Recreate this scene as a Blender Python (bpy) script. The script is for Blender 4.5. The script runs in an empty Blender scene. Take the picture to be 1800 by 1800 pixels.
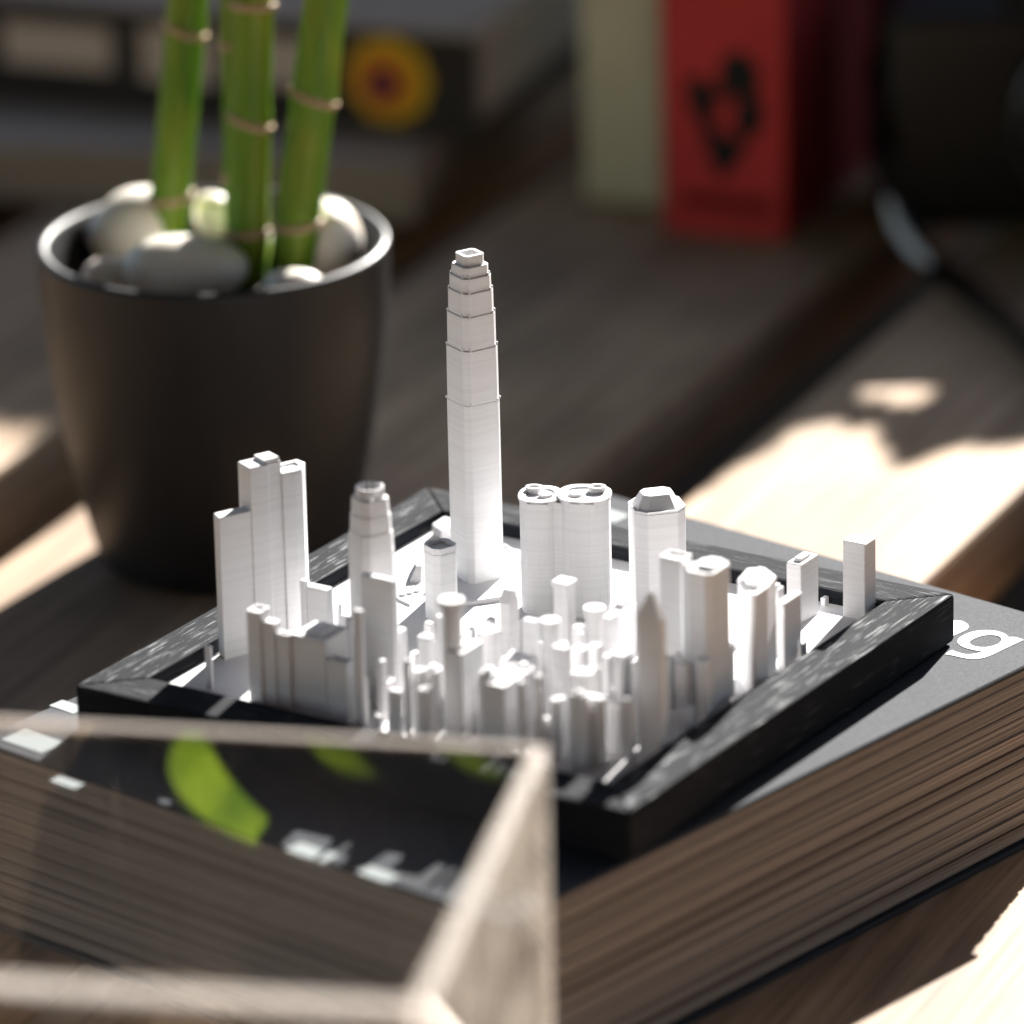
import bpy, math, random
from mathutils import Vector, Matrix

random.seed(7)
R = math.radians
MM = 0.001
scene = bpy.context.scene
col = scene.collection

# ------------------------------------------------------------------ camera
cam_d = bpy.data.cameras.new("camera")
cam = bpy.data.objects.new("camera", cam_d)
col.objects.link(cam)
scene.camera = cam
YAW, PITCH, ROLL = R(32.653), R(20.673), R(-1.304)
fwd = Vector((-math.sin(YAW) * math.cos(PITCH), math.cos(YAW) * math.cos(PITCH), -math.sin(PITCH)))
rgt = Vector((math.cos(YAW), math.sin(YAW), 0))
upv = rgt.cross(fwd)
r2 = rgt * math.cos(ROLL) + upv * math.sin(ROLL)
u2 = upv * math.cos(ROLL) - rgt * math.sin(ROLL)
m = Matrix((r2, u2, -fwd)).transposed().to_4x4()
m.translation = Vector((0.833386, -1.303622, 0.619897))
cam.matrix_world = m
cam_d.sensor_width = 36
cam_d.lens = 220
cam_d.clip_start = 0.05
cam_d.clip_end = 200
cam_d.dof.use_dof = True
cam_d.dof.focus_distance = 1.695
cam_d.dof.aperture_fstop = 6.0

# ------------------------------------------------------------------ light
SUN_AZ, SUN_EL = R(100.0), R(28.0)
to_sun = Vector((math.cos(SUN_AZ) * math.cos(SUN_EL), math.sin(SUN_AZ) * math.cos(SUN_EL), math.sin(SUN_EL)))
w = bpy.data.worlds.new("World")
scene.world = w
w.use_nodes = True
nt = w.node_tree
sky = nt.nodes.new("ShaderNodeTexSky")
sky.sky_type = 'NISHITA'
sky.sun_disc = False
sky.sun_elevation = SUN_EL
sky.sun_rotation = math.pi / 2 - SUN_AZ
bg = nt.nodes["Background"]
bg.inputs["Strength"].default_value = 0.05
nt.links.new(sky.outputs[0], bg.inputs[0])
sd = bpy.data.lights.new("sun", 'SUN')
sd.energy = 5.0
sd.angle = R(0.5)
sd.color = (1.0, 0.965, 0.91)
sun = bpy.data.objects.new("sun", sd)
col.objects.link(sun)
sun.rotation_euler = to_sun.to_track_quat('Z', 'Y').to_euler()
sun.location = to_sun * 3

vs = scene.view_settings
vs.view_transform = 'Standard'
vs.look = 'None'
vs.exposure = 1.97
vs.gamma = 1
scene.cycles.use_denoising = True
scene.cycles.max_bounces = 14
scene.cycles.transmission_bounces = 10
scene.cycles.transparent_max_bounces = 16
scene.cycles.sample_clamp_indirect = 6
scene.cycles.blur_glossy = 0.6


# ------------------------------------------------------------------ materials
def mat(name, color=(0.5, 0.5, 0.5), rough=0.5, spec=0.5, metallic=0.0):
    m = bpy.data.materials.new(name)
    m.use_nodes = True
    b = m.node_tree.nodes["Principled BSDF"]
    b.inputs["Base Color"].default_value = (*color, 1)
    b.inputs["Roughness"].default_value = rough
    b.inputs["Specular IOR Level"].default_value = spec
    b.inputs["Metallic"].default_value = metallic
    return m


class NT:
    """small helper around one material's nodes"""
    def __init__(self, m):
        self.t = m.node_tree
        self.b = self.t.nodes["Principled BSDF"]

    def n(self, kind, **kw):
        x = self.t.nodes.new(kind)
        for k, v in kw.items():
            if k.startswith('i_'):
                x.inputs[k[2:].replace('_', ' ')].default_value = v
            else:
                setattr(x, k, v)
        return x

    def l(self, a, b):
        self.t.links.new(a, b)

    def coords(self, scale, rot=0.0, src="Object"):
        tc = self.n("ShaderNodeTexCoord")
        mp = self.n("ShaderNodeMapping")
        # rotate first, then scale
        mr = self.n("ShaderNodeMapping")
        mr.inputs["Rotation"].default_value = (0, 0, rot)
        self.l(tc.outputs[src], mr.inputs[0])
        mp.inputs["Scale"].default_value = scale
        self.l(mr.outputs[0], mp.inputs[0])
        return mp.outputs[0]

    def noise(self, vec, scale=1.0, detail=4.0, rough=0.5):
        x = self.n("ShaderNodeTexNoise")
        x.inputs["Scale"].default_value = scale
        x.inputs["Detail"].default_value = detail
        x.inputs["Roughness"].default_value = rough
        self.l(vec, x.inputs["Vector"])
        return x.outputs[0]

    def ramp(self, fac, stops):
        x = self.n("ShaderNodeValToRGB")
        cr = x.color_ramp
        while len(cr.elements) < len(stops):
            cr.elements.new(0.5)
        for e, (p, c) in zip(cr.elements, stops):
            e.position = p
            e.color = (*c, 1) if len(c) == 3 else c
        self.l(fac, x.inputs[0])
        return x.outputs[0]

    def mix(self, fac, a, b, mode='MIX'):
        x = self.n("ShaderNodeMix", data_type='RGBA', blend_type=mode)
        for sock, v in ((0, fac), (6, a), (7, b)):
            if isinstance(v, (int, float)):
                x.inputs[sock].default_value = v
            elif isinstance(v, tuple):
                x.inputs[sock].default_value = (*v, 1)
            else:
                self.l(v, x.inputs[sock])
        return x.outputs[2]

    def bump(self, h, strength, dist):
        x = self.n("ShaderNodeBump")
        x.inputs["Strength"].default_value = strength
        x.inputs["Distance"].default_value = dist
        self.l(h, x.inputs["Height"])
        self.l(x.outputs[0], self.b.inputs["Normal"])

    def color(self, s):
        self.l(s, self.b.inputs["Base Color"])

    def rough(self, s):
        self.l(s, self.b.inputs["Roughness"])


SLAT_ROT = R(-8)     # slats run 8 degrees to the left of +Y


def make_wood():
    m = mat("weathered_wood", (0.24, 0.19, 0.15), 0.7, 0.25)
    t = NT(m)
    oi = t.n("ShaderNodeObjectInfo")
    tc = t.n("ShaderNodeTexCoord")
    addv = t.n("ShaderNodeVectorMath", operation='MULTIPLY_ADD')
    cmb = t.n("ShaderNodeCombineXYZ")
    t.l(oi.outputs["Random"], cmb.inputs[0])
    t.l(oi.outputs["Random"], cmb.inputs[1])
    t.l(cmb.outputs[0], addv.inputs[0])
    addv.inputs[1].default_value = (3, 7, 0)
    t.l(tc.outputs["Object"], addv.inputs[2])

    def co(s):
        mp = t.n("ShaderNodeMapping")
        mp.inputs["Scale"].default_value = s
        t.l(addv.outputs[0], mp.inputs[0])
        return mp.outputs[0]
    grain = t.noise(co((260, 9, 260)), 1, 6, 0.65)
    broad = t.noise(co((38, 2.2, 38)), 1, 3, 0.55)
    blot = t.noise(co((14, 14, 14)), 1, 4, 0.6)
    c1 = t.ramp(grain, [(0.30, (0.24, 0.165, 0.10)), (0.55, (0.49, 0.365, 0.255)), (0.8, (0.64, 0.51, 0.385))])
    c2 = t.ramp(broad, [(0.3, (0.62, 0.58, 0.55)), (0.7, (1.12, 1.08, 1.04))])
    c3 = t.ramp(blot, [(0.35, (0.8, 0.78, 0.78)), (0.7, (1.08, 1.05, 1.0))])
    c = t.mix(1.0, c1, c2, 'MULTIPLY')
    c = t.mix(1.0, c, c3, 'MULTIPLY')
    t.color(c)
    t.bump(grain, 0.5, 0.0006)
    t.rough(t.ramp(broad, [(0.2, (0.55,) * 3), (0.8, (0.75,) * 3)]))
    return m


def make_print():
    m = mat("white_printed_plastic", (0.74, 0.735, 0.74), 0.5, 0.35)
    t = NT(m)
    lay = t.noise(t.coords((20, 20, 1500)), 1, 2, 0.6)
    lay2 = t.noise(t.coords((60, 60, 420)), 1, 2, 0.5)
    sm = t.mix(0.35, lay, lay2)
    t.bump(sm, 0.35, 0.00025)
    t.color(t.ramp(lay, [(0.3, (0.665, 0.66, 0.67)), (0.6, (0.72, 0.715, 0.725))]))
    return m


def make_frame(name, rot, streak=1.0):
    """black stained open-grain wood, sun glints painted as pale dashes along the rail"""
    m = mat(name, (0.018, 0.019, 0.022), 0.75, 0.05)
    t = NT(m)
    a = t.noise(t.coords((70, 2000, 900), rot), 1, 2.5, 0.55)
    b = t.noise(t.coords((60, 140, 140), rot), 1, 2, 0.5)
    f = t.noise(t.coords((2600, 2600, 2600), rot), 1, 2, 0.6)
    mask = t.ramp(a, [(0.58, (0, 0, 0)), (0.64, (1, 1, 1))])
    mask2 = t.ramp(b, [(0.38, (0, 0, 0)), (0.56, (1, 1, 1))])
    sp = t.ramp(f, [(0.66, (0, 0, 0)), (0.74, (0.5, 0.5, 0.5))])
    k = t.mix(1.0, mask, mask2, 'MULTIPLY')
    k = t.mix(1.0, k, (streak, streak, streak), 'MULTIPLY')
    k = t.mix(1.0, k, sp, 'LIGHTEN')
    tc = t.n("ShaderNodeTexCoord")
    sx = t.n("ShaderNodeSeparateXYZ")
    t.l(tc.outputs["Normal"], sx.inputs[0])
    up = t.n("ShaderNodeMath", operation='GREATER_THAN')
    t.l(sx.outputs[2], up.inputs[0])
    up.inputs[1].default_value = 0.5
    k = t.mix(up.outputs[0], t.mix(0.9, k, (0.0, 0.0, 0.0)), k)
    t.color(t.mix(k, (0.012, 0.0135, 0.017), (0.38, 0.39, 0.40)))  # pale glint colour painted over the black
    t.bump(a, 0.5, 0.0004)
    return m


def make_cover(name, base, speck, rough=0.7, spec=0.2):
    m = mat(name, base, rough, spec)
    t = NT(m)
    f = t.noise(t.coords((1400, 1400, 1400)), 1, 3, 0.7)
    g = t.noise(t.coords((25, 25, 25)), 1, 3, 0.5)
    c = t.ramp(f, [(0.3, tuple(x * (1 - speck) for x in base)), (0.7, tuple(x * (1 + speck) for x in base))])
    c = t.mix(1.0, c, t.ramp(g, [(0.3, (0.9, 0.9, 0.9)), (0.7, (1.08, 1.08, 1.08))]), 'MULTIPLY')
    t.color(c)
    t.bump(f, 0.3, 0.0002)
    return m


def make_pages(name, lo, hi):
    m = mat(name, hi, 0.75, 0.2)
    t = NT(m)
    a = t.noise(t.coords((0.9, 0.9, 3000)), 1, 3, 0.8)
    b = t.noise(t.coords((0.6, 0.6, 260)), 1, 2, 0.5)
    c = t.ramp(a, [(0.32, lo), (0.62, hi)])
    c = t.mix(1.0, c, t.ramp(b, [(0.32, (0.58, 0.52, 0.48)), (0.52, (1, 1, 1)), (0.72, (1.14, 1.04, 0.98))]), 'MULTIPLY')
    t.color(c)
    t.bump(a, 0.5, 0.0004)
    return m


def make_acrylic():
    """clear acrylic with reflected sunlit wood painted as pale haze on edge-on faces"""
    m = bpy.data.materials.new("clear_acrylic")
    m.use_nodes = True
    t = m.node_tree
    b = t.nodes["Principled BSDF"]
    b.inputs["Base Color"].default_value = (0.985, 0.99, 0.99, 1)
    b.inputs["Transmission Weight"].default_value = 1
    b.inputs["Roughness"].default_value = 0.0
    b.inputs["IOR"].default_value = 1.49
    df = t.nodes.new("ShaderNodeBsdfDiffuse")
    df.inputs[0].default_value = (0.80, 0.72, 0.62, 1)  # painted haze in place of the sunlit wood's reflection
    lw = t.nodes.new("ShaderNodeLayerWeight")
    lw.inputs[0].default_value = 0.5
    tc = t.nodes.new("ShaderNodeTexCoord")
    no = t.nodes.new("ShaderNodeTexNoise")
    no.inputs["Scale"].default_value = 70
    no.inputs["Detail"].default_value = 6
    t.links.new(tc.outputs["Object"], no.inputs[0])
    mr = t.nodes.new("ShaderNodeMapRange")
    for i, v in ((1, 0.66), (2, 0.86), (3, 0.0), (4, 1.0)):
        mr.inputs[i].default_value = v
    t.links.new(lw.outputs["Facing"], mr.inputs[0])
    nr = t.nodes.new("ShaderNodeMapRange")
    for i, v in ((1, 0.3), (2, 0.7), (3, 0.12), (4, 0.62)):
        nr.inputs[i].default_value = v
    t.links.new(no.outputs[0], nr.inputs[0])
    mu = t.nodes.new("ShaderNodeMath")
    mu.operation = 'MULTIPLY'
    t.links.new(mr.outputs[0], mu.inputs[0])
    t.links.new(nr.outputs[0], mu.inputs[1])
    mx = t.nodes.new("ShaderNodeMixShader")
    t.links.new(mu.outputs[0], mx.inputs[0])
    t.links.new(b.outputs[0], mx.inputs[1])
    t.links.new(df.outputs[0], mx.inputs[2])
    t.links.new(mx.outputs[0], t.nodes["Material Output"].inputs[0])
    return m


def make_frosted(name, clear):
    """sawn and glued acrylic edge: milky, lets light through"""
    m = bpy.data.materials.new(name)
    m.use_nodes = True
    t = m.node_tree
    b = t.nodes["Principled BSDF"]
    b.inputs["Base Color"].default_value = (0.80, 0.74, 0.69, 1)
    b.inputs["Roughness"].default_value = 0.4
    tl = t.nodes.new("ShaderNodeBsdfTranslucent")
    tl.inputs[0].default_value = (0.82, 0.74, 0.68, 1)
    tp = t.nodes.new("ShaderNodeBsdfTransparent")
    m1 = t.nodes.new("ShaderNodeMixShader")
    m1.inputs[0].default_value = 0.55
    m2 = t.nodes.new("ShaderNodeMixShader")
    m2.inputs[0].default_value = clear
    t.links.new(b.outputs[0], m1.inputs[1])
    t.links.new(tl.outputs[0], m1.inputs[2])
    t.links.new(m1.outputs[0], m2.inputs[1])
    t.links.new(tp.outputs[0], m2.inputs[2])
    t.links.new(m2.outputs[0], t.nodes["Material Output"].inputs[0])
    return m


def make_stalk():
    m = mat("bamboo_green", (0.09, 0.17, 0.02), 0.45, 0.3)
    t = NT(m)
    a = t.noise(t.coords((420, 420, 18)), 1, 4, 0.6)
    b = t.noise(t.coords((60, 60, 22)), 1, 2, 0.5)
    c = t.ramp(a, [(0.3, (0.075, 0.19, 0.008)), (0.7, (0.16, 0.31, 0.016))])
    c = t.mix(t.ramp(b, [(0.45, (0, 0, 0)), (0.75, (0.7, 0.7, 0.7))]), c, (0.36, 0.34, 0.03))
    t.color(c)
    t.b.inputs["Subsurface Weight"].default_value = 0.12
    t.b.inputs["Subsurface Radius"].default_value = (0.3, 0.6, 0.1)
    t.b.inputs["Subsurface Scale"].default_value = 0.004
    return m


def make_leaf(name, col_, trans):
    m = bpy.data.materials.new(name)
    m.use_nodes = True
    t = m.node_tree
    b = t.nodes["Principled BSDF"]
    b.inputs["Roughness"].default_value = 0.4
    tc = t.nodes.new("ShaderNodeTexCoord")
    no = t.nodes.new("ShaderNodeTexNoise")
    no.inputs["Scale"].default_value = 55
    no.inputs["Detail"].default_value = 3
    t.links.new(tc.outputs["Object"], no.inputs[0])
    tr = t.nodes.new("ShaderNodeBsdfTranslucent")
    for c, sock in ((col_, b.inputs["Base Color"]), (trans, tr.inputs[0])):
        rp = t.nodes.new("ShaderNodeValToRGB")
        rp.color_ramp.elements[0].position = 0.32
        rp.color_ramp.elements[0].color = (c[0] * 0.45, c[1] * 0.55, c[2] * 0.6, 1)
        rp.color_ramp.elements[1].position = 0.66
        rp.color_ramp.elements[1].color = (c[0] * 1.1, c[1] * 1.05, c[2], 1)
        t.links.new(no.outputs[0], rp.inputs[0])
        t.links.new(rp.outputs[0], sock)
    mx = t.nodes.new("ShaderNodeMixShader")
    mx.inputs[0].default_value = 0.45
    t.links.new(b.outputs[0], mx.inputs[1])
    t.links.new(tr.outputs[0], mx.inputs[2])
    t.links.new(mx.outputs[0], t.nodes["Material Output"].inputs[0])
    return m


def make_pebble():
    m = mat("white_pebble", (0.68, 0.64, 0.57), 0.45, 0.4)
    t = NT(m)
    a = t.noise(t.coords((70, 70, 70)), 1, 5, 0.6)
    t.color(t.ramp(a, [(0.3, (0.62, 0.52, 0.38)), (0.45, (0.80, 0.74, 0.64)), (0.66, (0.86, 0.83, 0.77))]))
    t.bump(a, 0.2, 0.001)
    t.b.inputs["Subsurface Weight"].default_value = 0.15
    t.b.inputs["Subsurface Scale"].default_value = 0.004
    return m


def make_pot():
    m = mat("charcoal_ceramic", (0.03, 0.03, 0.03), 0.42, 0.3)
    t = NT(m)
    a = t.noise(t.coords((900, 900, 900)), 1, 3, 0.6)
    d = t.noise(t.coords((22, 22, 9)), 1, 6, 0.65)
    c = t.ramp(a, [(0.3, (0.015, 0.0145, 0.0155)), (0.7, (0.023, 0.022, 0.023))])
    t.color(t.mix(t.ramp(d, [(0.5, (0, 0, 0)), (0.8, (0.3, 0.3, 0.3))]), c, (0.07, 0.06, 0.052)))
    t.rough(t.ramp(d, [(0.35, (0.36,) * 3), (0.7, (0.58,) * 3)]))
    t.bump(a, 0.15, 0.0002)
    return m


WOOD = make_wood()
PRINT = make_print()
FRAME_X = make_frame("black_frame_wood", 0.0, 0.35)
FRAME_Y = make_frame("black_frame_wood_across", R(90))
COVER = make_cover("grey_cover_board", (0.040, 0.044, 0.053), 0.5, 0.75, 0.12)
PAGES = make_pages("book_pages", (0.17, 0.135, 0.11), (0.60, 0.52, 0.45))
INK_WHITE = make_cover("white_print_ink", (0.80, 0.80, 0.79), 0.03)
INK_GREY = make_cover("pale_print_ink", (0.30, 0.33, 0.33), 0.1)
ACRYLIC = make_acrylic()
FROST = make_frosted("frosted_acrylic_edge", 0.76)
FROST2 = make_frosted("clear_glued_corner", 0.78)
STALK = make_stalk()
NODE = mat("bamboo_node", (0.46, 0.31, 0.20), 0.6, 0.3)
LEAF = make_leaf("bamboo_leaf", (0.13, 0.24, 0.02), (0.30, 0.45, 0.03))
TREE_LEAF = make_leaf("tree_leaf", (0.035, 0.07, 0.015), (0.03, 0.06, 0.006))
BARK = make_cover("bark", (0.10, 0.07, 0.05), 0.4)
PEBBLE = make_pebble()
POT = make_pot()
SOIL = make_cover("dark_soil", (0.03, 0.022, 0.016), 0.5)


# ------------------------------------------------------------------ geometry helpers
class MB:
    def __init__(self):
        self.v, self.f, self.s = [], [], []

    def add(self, verts, faces, smooth=False):
        o = len(self.v)
        self.v += [tuple(x) for x in verts]
        self.f += [tuple(i + o for i in f) for f in faces]
        self.s += [smooth] * len(faces)

    def prism(self, poly, z0, z1, top=None, smooth_sides=False, bottom=True):
        """poly ccw (x, y); top = poly of the upper ring"""
        n = len(poly)
        top = top or poly
        vs_ = [(x, y, z0) for x, y in poly] + [(x, y, z1) for x, y in top]
        sides = [(i, (i + 1) % n, n + (i + 1) % n, n + i) for i in range(n)]
        self.add(vs_, sides, smooth_sides)
        self.add([(x, y, z1) for x, y in top], [tuple(range(n))])
        if bottom:
            self.add([(x, y, z0) for x, y in poly], [tuple(reversed(range(n)))])

    def tub(self, poly, z0, z1, inner, depth):
        """a prism whose top is a raised rim round a sunk floor"""
        n = len(poly)
        rings = [[(x, y, z0) for x, y in poly], [(x, y, z1) for x, y in poly],
                 [(x, y, z1) for x, y in inner], [(x, y, z1 - depth) for x, y in inner]]
        vs_ = sum(rings, [])
        fs = []
        for k in range(3):
            for i in range(n):
                j = (i + 1) % n
                fs.append((k * n + i, k * n + j, (k + 1) * n + j, (k + 1) * n + i))
        fs.append(tuple(3 * n + i for i in range(n)))
        self.add(vs_, fs)

    def box(self, c, size, rot=0.0):
        cx, cy, cz = c
        a, b, h = size[0] / 2, size[1] / 2, size[2] / 2
        self.prism(rect(cx, cy, size[0], size[1], rot), cz - h, cz + h)

    def lathe(self, prof, centre, n=64, close=False):
        cx, cy = centre
        k = len(prof)
        vs_ = []
        for r, z in prof:
            for i in range(n):
                a = 2 * math.pi * i / n
                vs_.append((cx + r * math.cos(a), cy + r * math.sin(a), z))
        fs = []
        for j in range(k - 1):
            for i in range(n):
                i2 = (i + 1) % n
                fs.append((j * n + i, j * n + i2, (j + 1) * n + i2, (j + 1) * n + i))
        if close:
            fs.append(tuple(reversed(range(n))))
            fs.append(tuple((k - 1) * n + i for i in range(n)))
        self.add(vs_, fs, True)

    def tube(self, pts, rad, n=20, caps=True):
        pts = [Vector(p) for p in pts]
        vs_, fs = [], []
        for i, p in enumerate(pts):
            d = (pts[min(i + 1, len(pts) - 1)] - pts[max(i - 1, 0)]).normalized()
            ref = Vector((0, 0, 1)) if abs(d.z) < 0.9 else Vector((1, 0, 0))
            a = d.cross(ref).normalized()
            b = d.cross(a)
            r = rad[i] if isinstance(rad, (list, tuple)) else rad
            for k in range(n):
                t = 2 * math.pi * k / n
                vs_.append(p + a * r * math.cos(t) + b * r * math.sin(t))
        for i in range(len(pts) - 1):
            for k in range(n):
                k2 = (k + 1) % n
                fs.append((i * n + k, (i + 1) * n + k, (i + 1) * n + k2, i * n + k2))
        self.add(vs_, fs, True)
        if caps:
            self.add(vs_[:n], [tuple(range(n))])
            self.add(vs_[-n:], [tuple(reversed(range(n)))])

    def build(self, name, material, parent=None, origin=(0, 0, 0), bevel=0.0, seg=1, xf=None):
        o3 = Vector(origin)
        vv = [(xf @ Vector(p) if xf else Vector(p)) - o3 for p in self.v]
        me = bpy.data.meshes.new(name)
        me.from_pydata(vv, [], self.f)
        me.polygons.foreach_set("use_smooth", self.s)
        me.materials.append(material)
        me.validate()
        me.update()
        o = bpy.data.objects.new(name, me)
        col.objects.link(o)
        if parent:
            o.parent = parent
        else:
            o.location = o3
        if bevel:
            import bmesh
            bm = bmesh.new()
            bm.from_mesh(me)
            bmesh.ops.remove_doubles(bm, verts=bm.verts, dist=1e-6)
            bmesh.ops.recalc_face_normals(bm, faces=bm.faces)
            es = [e for e in bm.edges if len(e.link_faces) == 2 and e.calc_face_angle(0) > R(25)]
            bmesh.ops.bevel(bm, geom=es, offset=bevel, segments=seg, profile=0.6, affect='EDGES', clamp_overlap=True)
            bm.to_mesh(me)
            bm.free()
        return o


def rect(cx, cy, a, b, rot=0.0):
    c, s = math.cos(rot), math.sin(rot)
    return [(cx + x * c - y * s, cy + x * s + y * c) for x, y in
            ((-a / 2, -b / 2), (a / 2, -b / 2), (a / 2, b / 2), (-a / 2, b / 2))]


def chamfer_rect(cx, cy, a, b, k, rot=0.0):
    """rectangle with cut corners (k along each side)"""
    c, s = math.cos(rot), math.sin(rot)
    p = [(-a / 2 + k, -b / 2), (a / 2 - k, -b / 2), (a / 2, -b / 2 + k), (a / 2, b / 2 - k),
         (a / 2 - k, b / 2), (-a / 2 + k, b / 2), (-a / 2, b / 2 - k), (-a / 2, -b / 2 + k)]
    return [(cx + x * c - y * s, cy + x * s + y * c) for x, y in p]


def ngon(cx, cy, r, n=8, rot=0.0):
    return [(cx + r * math.cos(rot + 2 * math.pi * i / n), cy + r * math.sin(rot + 2 * math.pi * i / n)) for i in range(n)]


def inset(poly, k):
    cx = sum(p[0] for p in poly) / len(poly)
    cy = sum(p[1] for p in poly) / len(poly)
    out = []
    for x, y in poly:
        d = math.hypot(x - cx, y - cy)
        out.append((cx + (x - cx) * (1 - k / d), cy + (y - cy) * (1 - k / d)))
    return out


def mmp(poly):
    return [(x * MM, y * MM) for x, y in poly]


def ccw(poly):
    a = sum(poly[i][0] * poly[(i + 1) % len(poly)][1] - poly[(i + 1) % len(poly)][0] * poly[i][1] for i in range(len(poly)))
    return poly if a > 0 else poly[::-1]


def smooth_poly(poly, it=2):
    for _ in range(it):
        q = []
        for i in range(len(poly)):
            a, b = poly[i], poly[(i + 1) % len(poly)]
            q.append((a[0] * .75 + b[0] * .25, a[1] * .75 + b[1] * .25))
            q.append((a[0] * .25 + b[0] * .75, a[1] * .25 + b[1] * .75))
        poly = q
    return poly


def tag(o, label=None, cat=None, group=None, kind=None):
    for k, v in (("label", label), ("category", cat), ("group", group), ("kind", kind)):
        if v:
            o[k] = v
    return o


def thing(name, loc, label, cat, group=None):
    o = bpy.data.objects.new(name, None)
    o.empty_display_size = 0.02
    col.objects.link(o)
    o.location = loc
    return tag(o, label, cat, group)


# ------------------------------------------------------------------ setting: terrace floor, table
ZT = -0.0684            # table top
fl = MB()
fl.box((0, 1.0, ZT - 0.78), (14, 14, 0.1))
floor = fl.build("terrace_floor", make_cover("dark_paving", (0.07, 0.045, 0.028), 0.2, 0.9, 0.05))
tag(floor, kind="structure")

TAN = Vector((math.cos(R(98)), math.sin(R(98)), 0))
NRM = Vector((math.cos(R(8)), math.sin(R(8)), 0))
SLATS = [(-880, -760), (-720, -602), (-562, -440), (-400, -287), (-246, -112), (-71, 23), (63, 187), (228, 350), (390, 512), (552, 670)]
table = thing("slatted_table", (0, 0.3, ZT - 0.73), "weathered wooden table of spaced slats carrying the books, the model and the pot", "table")
T0, T1 = -0.75, 1.35
for a, b in SLATS:
    s = MB()
    wdt, cen = (b - a) * MM, (a + b) / 2 * MM
    s.box((0, (T0 + T1) / 2, -0.015), (wdt, T1 - T0, 0.030))
    o = s.build("slat", WOOD, table, bevel=0.0025, seg=2)
    p = NRM * cen
    o.location = Vector((p.x, p.y, ZT)) - table.location
    o.rotation_euler = (0, 0, R(8))
for t in (-0.6, 0.25, 1.2):
    s = MB()
    s.box((-0.1, 0, -0.030 - 0.03), (1.6, 0.07, 0.058))
    o = s.build("cross_rail", WOOD, table, bevel=0.002)
    p = TAN * t
    o.location = Vector((p.x, p.y, ZT)) - table.location
    o.rotation_euler = (0, 0, R(8))
for t in (-0.62, 1.22):
    for n in (-0.8, 0.6):
        s = MB()
        p = TAN * t + NRM * n
        s.box((p.x, p.y, ZT - 0.42), (0.06, 0.06, 0.618), R(8))
        s.build("leg", WOOD, table, table.location, bevel=0.003)

# ------------------------------------------------------------------ thick grey book
BK_A = Vector((0.0757, -0.1320, 0))
E1 = Vector((0.156, 0.988, 0)).normalized()
E2 = Vector((-E1.y, E1.x, 0))
BL, BW = 0.246, 0.186
ZB = -0.0145
BK_ROT = math.atan2(E1.y, E1.x)
bk_c = BK_A + E1 * BL / 2 + E2 * BW / 2
book = thing("thick_book", (bk_c.x, bk_c.y, ZT), "thick grey book with brown page edges under the black framed city model", "book")
s = MB()
s.box((bk_c.x, bk_c.y, ZB - 0.0008), (BL, BW, 0.0016), BK_ROT)
s.build("front_cover", COVER, book, book.location, bevel=0.0004)
s = MB()
s.box((bk_c.x, bk_c.y, ZT + 0.0008), (BL, BW, 0.0016), BK_ROT)
s.build("back_cover", COVER, book, book.location, bevel=0.0004)
s = MB()
pc = bk_c + E2 * (BW / 2 - 0.0008)
s.box((pc.x, pc.y, (ZB + ZT) / 2), (BL, 0.0016, ZB - ZT - 0.0036), BK_ROT)
s.build("spine", COVER, book, book.location)


def page_blocks(parent, origin, c, L, W, rot, z0, z1, nsec, mat_, rnd, ridges=9, inset0=0.0012, name="page_section"):
    """sections of leaves, each a stack of slightly uneven ridges"""
    zs = [z0]
    cuts = sorted([rnd.uniform(-0.25, 0.25) for _ in range(nsec - 1)])
    hs = [1 + rnd.uniform(-0.35, 0.45) for _ in range(nsec)]
    tot = sum(hs)
    z = z0
    for k in range(nsec):
        h = hs[k] / tot * (z1 - z0)
        s = MB()
        off = inset0 + rnd.uniform(-0.0001, 0.0003)
        rings = []
        rz = z + 0.00004
        for q in range(ridges):
            dz = (h - 0.0002) / ridges
            o1 = off + rnd.uniform(0, 0.00025) + (0.0010 if q in (0, ridges - 1) else 0)
            rings.append((o1 + 0.0006, rz))
            rings.append((o1, rz + dz * 0.25))
            rings.append((o1, rz + dz * 0.75))
            rings.append((o1 + 0.0006, rz + dz))
            rz += dz
        vs_, fs = [], []
        for o1, zz in rings:
            vs_ += [(x, y, zz) for x, y in rect(c.x, c.y, L - 2 * o1, W - 2 * o1, rot)]
        nr = len(rings)
        for i in range(nr - 1):
            for j in range(4):
                j2 = (j + 1) % 4
                fs.append((i * 4 + j, i * 4 + j2, i * 4 + 4 + j2, i * 4 + 4 + j))
        fs.append((3, 2, 1, 0))
        fs.append(tuple((nr - 1) * 4 + j for j in range(4)))
        s.add(vs_, fs)
        s.build(name, mat_, parent, origin)
        z += h


page_blocks(book, book.location, bk_c - E2 * 0.001, BL - 0.001, BW - 0.003, BK_ROT, ZT + 0.0017, ZB - 0.0017, 13, PAGES, random.Random(3), 11)


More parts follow.
